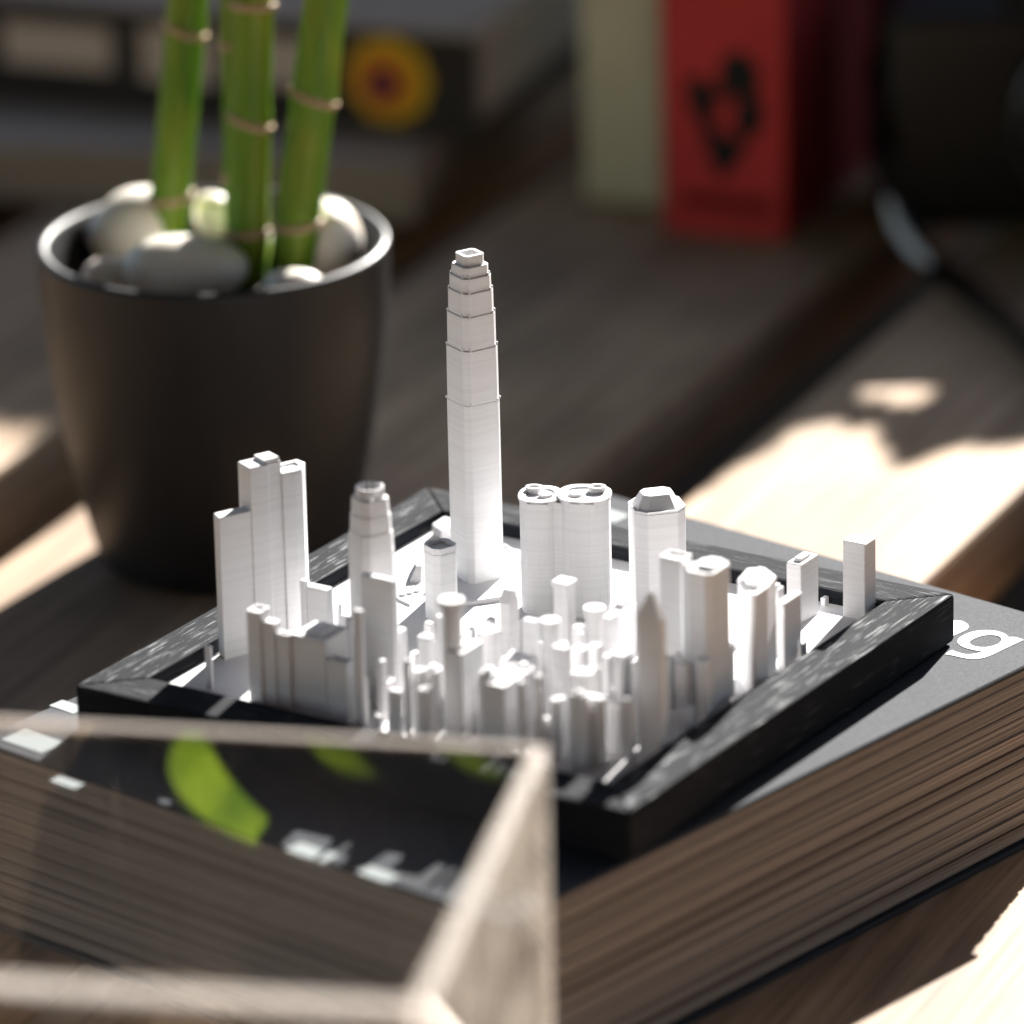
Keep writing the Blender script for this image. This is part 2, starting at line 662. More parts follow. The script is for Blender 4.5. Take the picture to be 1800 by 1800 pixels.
# the visible end of the white title on the cover: a "g" and the edge of the letter before it
G_OUT = [(85.0, 86.29), (84.39, 88.86), (84.55, 91.64), (85.24, 94.05), (86.43, 95.84), (88.19, 97.18), (90.25, 97.97), (92.46, 97.85), (94.43, 96.93), (96.0, 95.5), (96.36, 96.08), (97.29, 96.5), (98.67, 96.38), (100.2, 95.98), (99.88, 93.47), (99.33, 90.49), (98.67, 86.79), (97.91, 82.07), (96.98, 79.21), (96.05, 77.89), (94.86, 77.06), (93.31, 76.59), (91.26, 76.45), (89.01, 76.66), (86.78, 76.38), (86.64, 77.55), (86.88, 79.99), (88.32, 79.46), (90.01, 79.07), (91.51, 79.03), (92.68, 79.59), (93.72, 80.7), (94.24, 81.88), (94.41, 83.39), (93.31, 83.0), (91.77, 82.81), (90.03, 82.99), (88.14, 83.45), (86.37, 84.6)]
G_HOLE = [(88.24, 86.98), (88.02, 88.87), (88.3, 90.82), (88.96, 92.66), (89.89, 94.0), (91.09, 94.84), (92.42, 95.13), (93.71, 94.73), (94.95, 93.41), (95.58, 91.52), (95.58, 89.51), (94.95, 87.61), (94.02, 86.28), (92.79, 85.51), (91.3, 85.21), (89.84, 85.64)]
N_END = [(75.74, 98.72), (77.86, 99.58), (78.8, 99.83), (80.11, 99.56), (81.47, 98.73), (82.7, 97.38), (83.35, 95.25), (83.01, 93.26), (82.62, 90.93), (81.94, 87.27)]


def letter(outer, hole=None):
    cu = bpy.data.curves.new("cover_lettering", 'CURVE')
    cu.dimensions = '2D'
    cu.fill_mode = 'BOTH'
    cu.extrude = 0.00006
    for pts in (outer, hole):
        if not pts:
            continue
        sp_ = cu.splines.new('POLY')
        sp_.points.add(len(pts) - 1)
        for p, (x, y) in zip(sp_.points, pts):
            p.co = (x * MM, y * MM, 0, 1)
        sp_.use_cyclic_u = True
    ob = bpy.data.objects.new("cover_lettering", cu)
    col.objects.link(ob)
    bpy.context.view_layer.update()
    me = bpy.data.meshes.new_from_object(ob.evaluated_get(bpy.context.evaluated_depsgraph_get()))
    bpy.data.objects.remove(ob)
    me.materials.clear()
    me.materials.append(INK_WHITE)
    o = bpy.data.objects.new("cover_lettering", me)
    col.objects.link(o)
    o.parent = book
    o.location = Vector((0, 0, ZB + 0.0001)) - book.location


letter(G_OUT, G_HOLE)
letter(N_END)
for (x, y, a, b) in ((-48, 123, 10, 7), (-99, -70, 9, 5), (-90, -97, 15, 9), (-66, -115, 9, 4), (14, -121, 13, 6), (36, -124, 10, 5)):
    s = MB()
    s.box((x * MM, y * MM, ZB + 0.0001), (a * MM, b * MM, 0.00014), BK_ROT + R(90))
    s.build("cover_print", INK_GREY, book, book.location)

# ------------------------------------------------------------------ framed city model
model = thing("city_model", (0, 0, ZB), "white printed miniature city of towers in a square black wooden frame on the grey book", "city model")
MO = model.location
HS, FW_ = 85.0, 14.0
IN = HS - FW_
corners = [(-1, -1), (1, -1), (1, 1), (-1, 1)]
for k in range(4):
    (ax, ay), (bx, by) = corners[k], corners[(k + 1) % 4]
    g = 0.06   # mitre gap
    dx, dy = (bx - ax) / 2, (by - ay) / 2
    p = [(ax * HS + dx * g, ay * HS + dy * g), (bx * HS - dx * g, by * HS - dy * g),
         (bx * IN - dx * g, by * IN - dy * g), (ax * IN + dx * g, ay * IN + dy * g)]
    s = MB()
    s.prism(mmp(p), ZB + 0.0008, 0)
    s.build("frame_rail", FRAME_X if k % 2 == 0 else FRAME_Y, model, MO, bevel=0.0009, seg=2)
s = MB()
s.box((0, 0, ZB + 0.0004), (0.164, 0.164, 0.0008))
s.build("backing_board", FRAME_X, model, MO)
ZP = -0.004
s = MB()
s.box((0, 0, ZP - 0.002), (0.1418, 0.1418, 0.004))
s.build("base_plate", PRINT, model, MO)

A90 = R(90)
C65 = R(64.6)
EDGE = 0.00022


def clampp(poly):
    return [(max(-70.6, min(70.6, x)), max(-70.6, min(70.6, y))) for x, y in poly]


def block(poly, h, name="building", z0=0.0, parent=None, bevel=EDGE, top=None):
    s = MB()
    s.prism(mmp(clampp(poly)), ZP - 0.0002 + z0 * MM, ZP + (z0 + h) * MM, top=mmp(clampp(top)) if top else None)
    return s.build(name, PRINT, parent or model, MO, bevel=bevel)


TOWERS = [
    ('blk', -14.0, -46.1, 2.2, 10.2, 34.8),
    ('blk', -8.6, -64.1, 1.6, 2.4, 32.8),
    ('blk', -41.6, -61.9, 5.0, 4.2, 25.3),
    ('blk', -37.7, -61.9, 3.3, 4.2, 23.4),
    ('blk', -33.6, -61.6, 2.8, 4.2, 20.0),
    ('blk', -26.2, -56.2, 11.5, 10.6, 20.8),
    ('blk', -16.7, -61.2, 3.8, 6.3, 15.6),
    ('blk', -44.9, -29.6, 3.1, 7.9, 20.6),
    ('blk', -47.9, -31.4, 1.7, 1.8, 22.4),
    ('blk', -42.6, -24.4, 2.0, 2.5, 14.5),
    ('blk', -36.1, -30.4, 1.4, 2.2, 14.3),
    ('blk', 16.3, -53.5, 10.3, 5.9, 24.0),
    ('blk', 3.1, -44.3, 2.2, 1.6, 26.6),
    ('blk', -2.9, -41.5, 2.8, 3.5, 18.1),
    ('blk', 9.2, -56.7, 4.4, 3.8, 17.4),
    ('blk', 18.6, -51.9, 2.7, 2.3, 13.2),
    ('gable', 8.4, -18.7, 4.4, 3.6, 23.0),
    ('blk', 19.3, -25.4, 2.8, 3.9, 22.1),
    ('cap', 20.0, -9.8, 4.2, 4.3, 26.7),
    ('blk', 37.8, -40.3, 3.3, 4.2, 23.4),
    ('blk', 31.8, -5.9, 4.4, 2.5, 18.2),
    ('blk', 25.5, 10.4, 6.2, 5.0, 15.1),
    ('blk', 38.2, -24.0, 2.7, 2.8, 17.5),
    ('cap', 53.6, -36.1, 4.9, 3.1, 22.4),
    ('blk', 57.4, -35.3, 2.7, 2.1, 21.2),
    ('spire', 66.6, -42.7, 3.2, 6.9, 38.3),
    ('blk', 59.4, 33.2, 3.4, 2.7, 18.7),
    ('blk', 68.0, 32.5, 2.5, 0.7, 4.9),
    ('wing', 65.8, 28.9, 8.9, 2.1, 17.9),
    ('blk', 52.8, 58.5, 9.6, 4.5, 17.1),
    ('blk', 65.3, 67.4, 6.0, 6.9, 22.0),
    ('blk', 53.4, 70.0, 3.4, 1.5, 2.3),
    ('blk', 67.7, -18.6, 3.3, 3.1, 17.4),
    ('blk', 67.4, -27.7, 4.9, 2.6, 6.8),
    ('blk', 32.2, -56.3, 15.1, 6.2, 19.3),
    ('blk', 28.1, -59.4, 3.8, 3.8, 21.4),
    ('blk', 55.1, -54.3, 2.7, 7.9, 18.3),
    ('blk', 50.1, -53.9, 2.2, 2.2, 17.8),
    ('blk', 58.1, -47.6, 1.6, 4.8, 14.9),
    ('blk', 64.5, -50.7, 1.6, 2.2, 17.9),
    ('blk', 42.3, -48.1, 2.2, 3.1, 13.0),
    ('blk', 42.8, -56.6, 2.2, 2.4, 10.7),
    ('blk', 21.3, -34.6, 6.6, 7.7, 15.0),
    ('blk', -3.8, -63.7, 1.6, 2.1, 4.3),
    ('blk', 0.1, -62.8, 1.6, 2.1, 4.5),
    ('blk', -58.5, -61.3, 1.1, 2.0, 12.1),
    ('blk', -2.3, -51.3, 2.7, 2.1, 7.5),
    ('blk', -15.2, -28.3, 3.3, 1.8, 7.3),
    ('blk', 28.7, -17.1, 3.3, 2.5, 19.2),
    ('blk', 18.1, -32.4, 2.7, 2.1, 15.2),
    ('blk', 54.3, -14.1, 2.7, 2.8, 13.6),
    ('blk', 44.3, -8.4, 3.3, 2.5, 18.4),
    ('blk', 50.0, -2.9, 5.5, 6.7, 37.5),
    ('slab', 63.1, -8.7, 11.5, 8.1, 39.6),
    ('blk', 57.0, -7.1, 2.7, 3.5, 37.9),
    ('blk', 25.3, -46.3, 3.6, 2.8, 9.8),
    ('blk', 31.8, -10.6, 2.5, 2.1, 7.5),
    ('blk', -11.7, -40.7, 3.7, 2.4, 18.6),
    ('blk', 47.2, -15.6, 2.8, 2.0, 17.1),
    ('blk', 35.1, -11.8, 3.1, 3.3, 6.8),
    ('blk', 54.9, -59.0, 3.4, 3.2, 20.4),
    ('blk', 53.8, -25.0, 2.2, 2.5, 10.3),
    ('blk', 55.7, -31.6, 2.7, 3.3, 12.8),
    ('blk', 14.0, -11.9, 2.2, 3.4, 10.0),
    ('blk', 40.4, -33.6, 2.0, 2.2, 9.0),
    ('blk', 30.9, -45.4, 3.6, 2.6, 10.0),
    ('blk', -11.3, -13.8, 2.6, 3.0, 6.6),
    ('blk', 9.5, -27.3, 2.6, 2.9, 16.3),
    ('blk', 3.1, -65.4, 1.9, 3.5, 13.3),
    ('blk', 48.1, -11.3, 3.7, 2.1, 8.0),
    ('blk', 1.5, -38.6, 1.9, 2.1, 9.4),
    ('blk', 46.0, -56.7, 2.4, 2.3, 16.4),
    ('blk', 41.8, -21.8, 3.7, 3.4, 7.7),
    ('blk', 52.4, -10.2, 2.3, 2.8, 10.7),
    ('blk', 53.2, -21.3, 2.5, 3.4, 11.8),
    ('blk', 7.8, -61.4, 3.3, 2.7, 18.6),
    ('blk', 4.9, -24.2, 2.4, 2.7, 15.6),
    ('blk', -0.3, -47.2, 3.6, 2.0, 7.6),
    ('blk', -7.9, -17.4, 2.0, 3.2, 7.6),
    ('blk', -8.5, -52.2, 3.7, 3.5, 9.2),
    ('blk', 41.8, -2.2, 2.8, 1.9, 9.4),
    ('blk', 23.4, -54.5, 3.1, 2.9, 18.2),
    ('blk', 36.8, -29.4, 3.7, 3.5, 19.0),
    ('blk', 1.4, -19.3, 3.7, 3.4, 7.8),
    ('blk', 13.5, -66.8, 2.9, 3.3, 15.6),
    ('blk', 44.6, -44.6, 2.5, 2.3, 19.1),
    ('blk', -13.4, -22.8, 2.0, 3.5, 8.9),
    ('blk', 45.1, -29.4, 2.7, 2.3, 18.5),
    ('blk', 62.2, -19.8, 3.3, 3.5, 16.6),
    ('blk', 43.1, -60.0, 1.6, 2.0, 23.5),
    ('blk', 14.2, -4.5, 1.4, 1.9, 11.7),
    ('blk', 5.6, -37.1, 1.5, 1.7, 16.8),
    ('blk', 12.1, -41.3, 2.2, 1.7, 11.9),
    ('blk', -8.5, -1.7, 2.4, 1.9, 8.8),
    ('blk', 41.2, -17.3, 1.4, 2.0, 14.0),
    ('blk', 31.2, -20.2, 1.7, 1.4, 18.9),
    ('blk', 63.9, 1.1, 2.2, 1.4, 14.3),
    ('blk', -3.2, -13.2, 1.5, 1.5, 11.6),
    ('blk', -18.8, -49.7, 2.2, 1.9, 18.8),
    ('blk', 54.9, -3.5, 2.4, 1.4, 14.9),
    ('blk', 12.2, -44.6, 1.5, 1.8, 23.8),
    ('blk', 57.7, -14.9, 1.6, 1.4, 16.4),
    ('blk', -7.2, -13.3, 2.0, 1.4, 10.3),
    ('blk', -5.0, -29.5, 2.3, 1.5, 14.8),
    ('blk', 7.9, -5.7, 2.1, 2.3, 9.4),
    ('blk', 7.2, -66.0, 1.5, 1.4, 22.8),
    ('blk', -17.2, -18.3, 2.1, 2.2, 11.8),
    ('blk', 47.8, -30.2, 2.1, 1.4, 10.4),
    ('blk', 49.9, -20.1, 1.5, 1.6, 16.7),
    ('blk', -21.3, -46.8, 1.3, 1.4, 9.3),
    ('blk', -7.2, -6.1, 1.9, 2.0, 7.6),
    ('blk', 34.8, -34.2, 2.1, 1.9, 21.8),
    ('blk', 55.3, -44.5, 2.1, 2.2, 15.2),
    ('blk', 55.5, -27.4, 1.4, 2.1, 11.2),
    ('blk', -9.7, -61.0, 2.3, 1.4, 12.6),
    ('blk', 49.4, -49.7, 1.7, 1.5, 21.4),
    ('blk', -1.1, 1.2, 2.1, 1.5, 9.0),
    ('blk', 9.1, -51.8, 1.8, 2.2, 9.1),
    ('blk', -13.0, -50.7, 1.5, 2.2, 10.0),
    ('blk', 40.2, -63.4, 2.1, 1.5, 22.4),
    ('blk', -6.6, -57.2, 2.1, 2.0, 16.9),
    ('blk', 4.6, -16.7, 1.8, 1.8, 12.4),
    ('blk', -4.4, -22.8, 2.2, 1.8, 10.1),
    ('blk', 64.7, -38.4, 1.7, 2.2, 21.4),
    ('blk', 0.2, -4.1, 1.7, 1.5, 9.2),
    ('blk', 50.8, -43.7, 1.5, 1.4, 21.4),
    ('blk', 62.7, -32.5, 2.1, 2.0, 19.1),
    ('blk', 11.3, -1.0, 1.6, 1.4, 11.4),
    ('blk', -23.8, -45.9, 2.0, 1.9, 21.4),
]
rt = random.Random(11)
for kind, x, y, wd, dp, h in TOWERS:
    p = rect(x, y, wd, dp, A90)
    if kind == 'blk':
        o = block(p, h)
        if wd > 2.4 and dp > 2.4 and (x, y) != (65.3, 67.4) and rt.random() < 0.75:
            # lift housing or parapet on the roof
            if rt.random() < 0.5 and wd > 2.9:
                q = rect(x, y, wd * 0.55, dp * 0.5, A90)
                block(q, 0.9, "roof_box", h, o, 0.00012)
            else:
                s = MB()
                s.tub(mmp(rect(x, y, wd, dp, A90)), ZP + h * MM, ZP + (h + 0.7) * MM, mmp(rect(x, y, wd - 1.2, dp - 1.2, A90)), 0.0006)
                s.build("parapet", PRINT, o, MO)
    elif kind == 'slab':
        o = block(chamfer_rect(x, y, wd, dp, 1.5, A90), h, "slab_tower")
        block(chamfer_rect(x + 0.6, y + 0.8, wd * 0.62, dp * 0.6, 0.8, A90), 1.0, "roof_box", h, o)
    elif kind == 'cap':
        o = block(p, h)
        block(rect(x, y, wd + 1.0, dp + 1.0, A90), 1.2, "roof_slab", h, o)
    elif kind == 'wing':
        o = block(p, h)
        block(rect(x, y - 0.4, wd + 1.2, dp + 0.5, A90), 0.8, "roof_slab", h, o)
    elif kind == 'gable':
        o = block(p, h)
        block(p, 3.2, "gable_roof", h, o, 0.0, top=rect(x, y, wd * 0.15, dp * 0.9, A90))
    elif kind == 'spire':
        o = block(p, h)
        block(p, 6.6, "pointed_roof", h, o, 0.0, top=rect(x, y, wd * 0.12, dp * 0.12, A90))

# the tallest tower: chamfered corners, setbacks, open crown
tcx, tcy, TB = -39.4, 40.1, 11.6
steps = [(0, 52.8, 1.0, 1.5), (52.8, 68.3, 0.992, 1.65), (68.3, 77.9, 0.945, 1.7), (77.9, 84.4, 0.885, 1.65), (84.4, 88.5, 0.81, 1.5), (88.5, 91.4, 0.71, 1.25)]
tall = block(chamfer_rect(tcx, tcy, TB, TB, 1.5, C65), 52.8, "tall_tower")
for z0, z1, k, ch in steps[1:]:
    block(chamfer_rect(tcx, tcy, TB * k, TB * k, ch, C65), z1 - z0, "setback", z0, tall, 0.00016,
          top=chamfer_rect(tcx, tcy, TB * (k - 0.008), TB * (k - 0.008), ch, C65))
    # corner fins that stand a little above each setback
    s = MB()
    for sx in (-1, 1):
        for sy in (-1, 1):
            e = TB * k / 2 + 0.22
            for ddx, ddy in ((e - 0.15, e - ch), (e - ch, e - 0.15)):
                qx = tcx + sx * ddx * math.cos(C65) - sy * ddy * math.sin(C65)
                qy = tcy + sx * ddx * math.sin(C65) + sy * ddy * math.cos(C65)
                s.box((qx * MM, qy * MM, ZP + (z0 + 0.3) * MM), (0.0004, 0.0004, 0.0007), C65)
    s.build("corner_fin", PRINT, tall, MO)
s = MB()
s.tub(mmp(chamfer_rect(tcx, tcy, 6.1, 6.1, 0.8, C65)), ZP + 0.0912, ZP + 0.0943, mmp(chamfer_rect(tcx, tcy, 4.3, 4.3, 0.6, C65)), 0.0024)
s.build("crown", PRINT, tall, MO)

# its smaller sibling with a tapered, finned top
sx_, sy_, SB = -24.1, -34.2, 10.4
o = block(chamfer_rect(sx_, sy_, SB, SB, 1.9, C65), 29.4, "tapered_tower")
lv = [(29.4, 0.985), (37.4, 0.97), (42.1, 0.90), (46.9, 0.83), (51.4, 0.74)]
for (z0, k0), (z1, k1) in zip(lv[:-1], lv[1:]):
    block(chamfer_rect(sx_, sy_, SB * k0, SB * k0, 1.9 * k0, C65), z1 - z0, "setback", z0, o, 0.00012,
          top=chamfer_rect(sx_, sy_, SB * (k0 + k1) / 2, SB * (k0 + k1) / 2, 1.9 * k1, C65))
s = MB()
for i in range(16):
    a = 2 * math.pi * (i + 0.5) / 16
    rr = 3.5
    s.box(((sx_ + rr * math.cos(a)) * MM, (sy_ + rr * math.sin(a)) * MM, ZP + 0.0525), (0.0006, 0.0009, 0.0034), a)
s.build("crown", PRINT, o, MO)

# square tower with an open roof
o = block(chamfer_rect(-32.4, 11.1, 7.6, 7.6, 1.5, C65), 19.6, "open_roof_tower")
s = MB()
s.tub(mmp(chamfer_rect(-32.4, 11.1, 7.6, 7.6, 1.5, C65)), ZP + 0.0196, ZP + 0.0213, mmp(chamfer_rect(-32.4, 11.1, 6.2, 6.2, 1.1, C65)), 0.0012)
s.build("parapet", PRINT, o, MO)

# three linked towers with folded fronts
EXO = (-66.4, -43.2)
eu = (math.cos(C65), math.sin(C65))


def uvp(pts):
    return [(EXO[0] + u * eu[0] - v * eu[1], EXO[1] + u * eu[1] + v * eu[0]) for u, v in pts]


ex = [([(0, 0), (10.0, 0), (10.0, 4.2), (0.8, 4.2)], 40.4),
      ([(9.8, -0.35), (15.2, -0.35), (15.8, 0.15), (19.7, 0.15), (19.7, 6.2), (9.8, 6.2)], 52.4),
      ([(19.5, -0.5), (23.2, -0.9), (25.6, -0.5), (28.8, 3.2), (28.2, 6.6), (19.5, 6.6)], 48.2)]
for k, (pu, h) in enumerate(ex):
    p = uvp(pu)
    o = block(p, h, "linked_tower")
    if k == 1:
        block(uvp([(14.6, 0.3), (19.4, 0.6), (19.4, 5.8), (14.6, 5.8)]), 1.0, "roof_box", h, o, 0.00012)
    if k == 2:
        s = MB()
        s.tub(mmp(clampp(inset(p, 0.05))), ZP + (h - 0.1) * MM, ZP + (h + 0.8) * MM, mmp(clampp(inset(p, 1.9))), 0.0006)
        s.build("parapet", PRINT, o, MO)

# twin towers with bowed fronts, joined at a seam, with curled roof rims
TWR = R(24)
tdx, tdy = math.cos(TWR), math.sin(TWR)


def bowed(cx, cy, a_, b_, e=2.5, n=28):
    out = []
    for i in range(n):
        t = 2 * math.pi * i / n
        x = a_ * math.copysign(abs(math.cos(t)) ** (2 / e), math.cos(t))
        y = b_ * math.copysign(abs(math.sin(t)) ** (2 / e), math.sin(t))
        out.append((cx + x * tdx - y * tdy, cy + x * tdy + y * tdx))
    return out


for cx, cy, ha, hb, h in ((-12.4, 30.4, 5.5, 6.2, 32.2), (-1.3, 35.3, 6.9, 6.6, 32.8)):
    q = bowed(cx, cy, ha, hb)
    o = block(q, h, "bowed_tower", bevel=0.0)
    s = MB()
    s.tub(mmp(bowed(cx, cy, ha + 0.35, hb + 0.35)), ZP + h * MM, ZP + (h + 0.8) * MM, mmp(bowed(cx, cy, ha - 1.7, hb - 1.7)), 0.0004)
    s.build("roof_rim", PRINT, o, MO)
    for lx, ly, ra, rb, hh in ((-ha * 0.35 if ha < 6 else ha * 0.45, hb * 0.42, 2.4, 1.9, 1.9), (ha * 0.3 if ha < 6 else -ha * 0.35, -hb * 0.15, 1.9, 1.3, 1.2)):
        px_, py_ = cx + lx * tdx - ly * tdy, cy + lx * tdy + ly * tdx
        s = MB()
        s.tub(mmp(bowed(px_, py_, ra, rb, 2.2, 16)), ZP + h * MM, ZP + (h + hh) * MM, mmp(bowed(px_, py_, ra - 0.9, rb - 0.8, 2.2, 16)), 0.0005)
        s.build("roof_drum", PRINT, o, MO)
    for lx in (-ha * 0.25, ha * 0.3):
        px_, py_ = cx + lx * tdx + hb * tdy * 1.0, cy + lx * tdy - hb * tdx * 1.0
        s = MB()
        s.box((px_ * MM, py_ * MM, ZP + (h - 0.1) * MM), (0.0026, 0.0011, 0.0007), TWR)
        s.build("roof_ledge", PRINT, o, MO)
s = MB()
s.box((-7.2 * MM, 32.8 * MM, ZP + 0.0160), (0.006, 0.0092, 0.0324), TWR)
s.build("linking_core", PRINT, model, MO)

# cut-corner tower with a hipped roof
hx, hy, HR = 13.8, 47.8, R(46)
o = block(chamfer_rect(hx, hy, 14.2, 13.0, 2.9, HR), 28.6, "hip_roof_tower")
s = MB()
s.tub(mmp(chamfer_rect(hx, hy, 14.2, 13.0, 2.9, HR)), ZP + 0.0286, ZP + 0.0292, mmp(chamfer_rect(hx, hy, 13.5, 12.3, 2.8, HR)), 0.0005)
s.build("parapet", PRINT, o, MO)
block(chamfer_rect(hx, hy, 12.8, 11.6, 2.6, HR), 3.4, "hip_roof", 28.8, o, 0.0001, top=chamfer_rect(hx - 0.8, hy + 1.2, 8.4, 6.4, 1.5, HR))

# two large stepped blocks on the right
b16 = ccw([(59.5, 12.6), (63.0, 8.2), (68.2, 4.8), (69.3, 5.4), (69.1, 11.6), (67.2, 19.6), (61.3, 23.6), (57.7, 20.7)])
o = block(b16, 28.0, "wide_tower")
block([(60.5, 13.0), (64.5, 8.8), (67.8, 9.0), (66.2, 18.0), (61.5, 21.0)], 1.2, "roof_slab", 28.0, o)

# round and eight-sided towers with ring roofs
for cx, cy, r, h, ring in ((14.8, -55.9, 2.55, 35.6, 3.4), (10.6, -32.8, 3.1, 18.6, 3.2), (28.6, -30.7, 2.4, 23.9, 2.7), (26.7, -5.8, 2.6, 18.4, 3.0), (44.6, -39.3, 2.2, 15.8, 2.6)):
    o = block(ngon(cx, cy, r, 12), h, "round_tower", bevel=0.00012)
    s = MB()
    pp = ngon(cx, cy, ring, 12)
    s.tub(mmp(pp), ZP + (h - 0.2) * MM, ZP + (h + 1.8) * MM, mmp(inset(pp, 1.7)), 0.0014)
    s.build("ring_roof", PRINT, o, MO)
    if ring == 2.6:
        block(rect(cx, cy, 0.9, 0.9), 3.4, "roof_box", h, o)

# low podiums, pier, steps, kerb
block([(-47.0, 24.6), (-33.1, 18.8), (-24.3, 29.5), (-24.3, 41.2), (-35.3, 46.8), (-47.4, 38.1)], 1.2, "podium")
pier = block([(-51.7, 16.2), (-44.4, 13.5), (-45.7, 23.4), (-52.9, 27.2)], 0.6, "pier")
for t in (0.2, 0.45, 0.7):
    x, y = -50.5 + t * 3.5, 17 + t * 8.0
    block(ngon(x, y, 1.0, 12), 0.5, "pier_dome", 0.6, pier, 0)
for k in range(7):
    block(rect(-55.0 + k * 0.12, 33.0 + k * 0.12, 3.2 - k * 0.25, 8.2 - k * 0.5, R(32)), 0.55, "step", k * 0.6, None, 0)
block(clampp([(-68.8, 62.5), (-63.7, 59.5), (-61.1, 64.0), (-64.5, 69.2), (-69.0, 69.2)]), 3.2, "low_hall")
kb = [(-47.3, 65.7), (-40.2, 60.5), (-34.9, 56.0), (-30.1, 50.7), (-26, 44)]
for a, b in zip(kb[:-1], kb[1:]):
    s = MB()
    L = math.hypot(b[0] - a[0], b[1] - a[1])
    s.box(((a[0] + b[0]) / 2 * MM, (a[1] + b[1]) / 2 * MM, ZP + 0.00025), (L * MM, 0.0006, 0.0005), math.atan2(b[1] - a[1], b[0] - a[0]))
    s.build("kerb", PRINT, model, MO)
for p, h in (([(-6, 50), (3, 52), (5, 44), (-3, 43)], 0.5), ([(20, 30), (34, 33), (36, 20), (24, 16)], 2.4), ([(38, 40), (48, 42), (49, 30), (40, 28)], 1.6),
             ([(-60, 0), (-50, 4), (-47, -6), (-57, -8)], 2.0)):
    block(ccw(p), h, "podium")

# ------------------------------------------------------------------ clear acrylic cover lying in front of the book
FR = Vector((0.1207, -0.1784, 0))
gv = Vector((0.3665, -0.9304, 0)).normalized()
ev = Vector((gv.y, -gv.x, 0))
SZ, BH, TH = 0.143, 0.1280, 0.0036
bc = FR + (ev + gv) * SZ / 2
brot = math.atan2(-ev.y, -ev.x)
zt, zb = ZT + BH, ZT + 0.0006
lid = thing("acrylic_cover", (bc.x, bc.y, ZT), "clear acrylic box cover with frosted glued edges, standing in front of the thick grey book", "display cover")


def lid_part(name, a0, a1, b0, b1, z0, z1, m_, bev):
    """a along the far edge (0 = right corner), b towards the viewer"""
    c = FR + ev * (a0 + a1) / 2 + gv * (b0 + b1) / 2
    s = MB()
    s.box((c.x, c.y, (z0 + z1) / 2), (a1 - a0, b1 - b0, z1 - z0), brot)
    return s.build(name, m_, lid, lid.location, bevel=bev, seg=2)


G = 0.00004
lid_part("top_panel", TH + G, SZ - TH - G, TH + G, SZ - TH - G, zt - TH, zt, ACRYLIC, 0)
lid_part("side_panel", TH + G, SZ - TH - G, 0, TH, zb, zt - TH - G, ACRYLIC, 0)
lid_part("side_panel", TH + G, SZ - TH - G, SZ - TH, SZ, zb, zt - TH - G, ACRYLIC, 0)
lid_part("side_panel", 0, TH, TH + G, SZ - TH - G, zb, zt - TH - G, ACRYLIC, 0)
lid_part("side_panel", SZ - TH, SZ, TH + G, SZ - TH - G, zb, zt - TH - G, ACRYLIC, 0)
lid_part("edge_strip", 0, SZ, 0, TH, zt - TH, zt, FROST, 0.0008)
lid_part("edge_strip", 0, SZ, SZ - TH, SZ, zt - TH, zt, FROST, 0.0008)
lid_part("edge_strip", 0, TH, TH + G, SZ - TH - G, zt - TH, zt, FROST, 0.0008)
lid_part("edge_strip", SZ - TH, SZ, TH + G, SZ - TH - G, zt - TH, zt, FROST, 0.0008)
for a0 in (0, SZ - TH):
    for b0 in (0, SZ - TH):
        lid_part("corner_strip", a0, a0 + TH, b0, b0 + TH, zb, zt - TH - G, FROST2, 0.0008)

# ------------------------------------------------------------------ plant pot, pebbles, bamboo
PC = (-0.208, 0.158)
pot = thing("plant_pot", (*PC, ZT), "round tapered charcoal ceramic pot holding bamboo stalks and white pebbles", "plant pot")
ZR = 0.0335
H_ = ZR - ZT
prof = [(0.0, ZT + 0.0004), (0.030, ZT + 0.0004), (0.0352, ZT + 0.0008), (0.0378, ZT + 0.0024), (0.0392, ZT + 0.005)]
for i in range(1, 17):
    t = i / 16
    prof.append((0.0392 + (0.0532 - 0.0392) * (1 - (1 - t) ** 1.75), ZT + 0.005 + (H_ - 0.0075) * t))
prof += [(0.0533, ZR - 0.0012), (0.0527, ZR - 0.0003), (0.0515, ZR), (0.0502, ZR - 0.0004), (0.0496, ZR - 0.0014), (0.047, ZR - 0.02), (0.044, ZR - 0.045), (0.0, ZR - 0.045)]
s = MB()
s.lathe(prof, PC, 96)
s.build("pot_body", POT, pot, pot.location)
s = MB()
s.lathe([(0.0475, ZR - 0.016), (0.03, ZR - 0.013), (0.0, ZR - 0.012)], PC, 48)
s.build("soil", SOIL, pot, pot.location)


def pebble(x, y, z, rx, ry, rz, rot, label, seed):
    rnd = random.Random(seed)
    ph = [rnd.uniform(0, 6.28) for _ in range(6)]
    vs_, fs = [], []
    nu, nv = 32, 18
    for j in range(nv + 1):
        t = math.pi * j / nv
        for i in range(nu):
            p = 2 * math.pi * i / nu
            d = Vector((math.sin(t) * math.cos(p), math.sin(t) * math.sin(p), math.cos(t)))
            k = 1 + 0.07 * math.sin(2.1 * d.x + ph[0]) * math.cos(2.4 * d.y + ph[1]) + 0.06 * math.sin(3.1 * d.z + 1.7 * d.x + ph[2])
            q = Vector((abs(d.x) ** 0.9 * math.copysign(1, d.x) * rx, abs(d.y) ** 0.9 * math.copysign(1, d.y) * ry, d.z * rz)) * k
            vs_.append((q.x * math.cos(rot) - q.y * math.sin(rot), q.x * math.sin(rot) + q.y * math.cos(rot), q.z))
    for j in range(nv):
        for i in range(nu):
            i2 = (i + 1) % nu
            fs.append((j * nu + i, (j + 1) * nu + i, (j + 1) * nu + i2, j * nu + i2))
    s = MB()
    s.add(vs_, fs, True)
    me_o = s.build("pebble", PEBBLE)
    me_o.location = (x, y, z)
    tag(me_o, label, "pebble", "white pebbles in the plant pot")


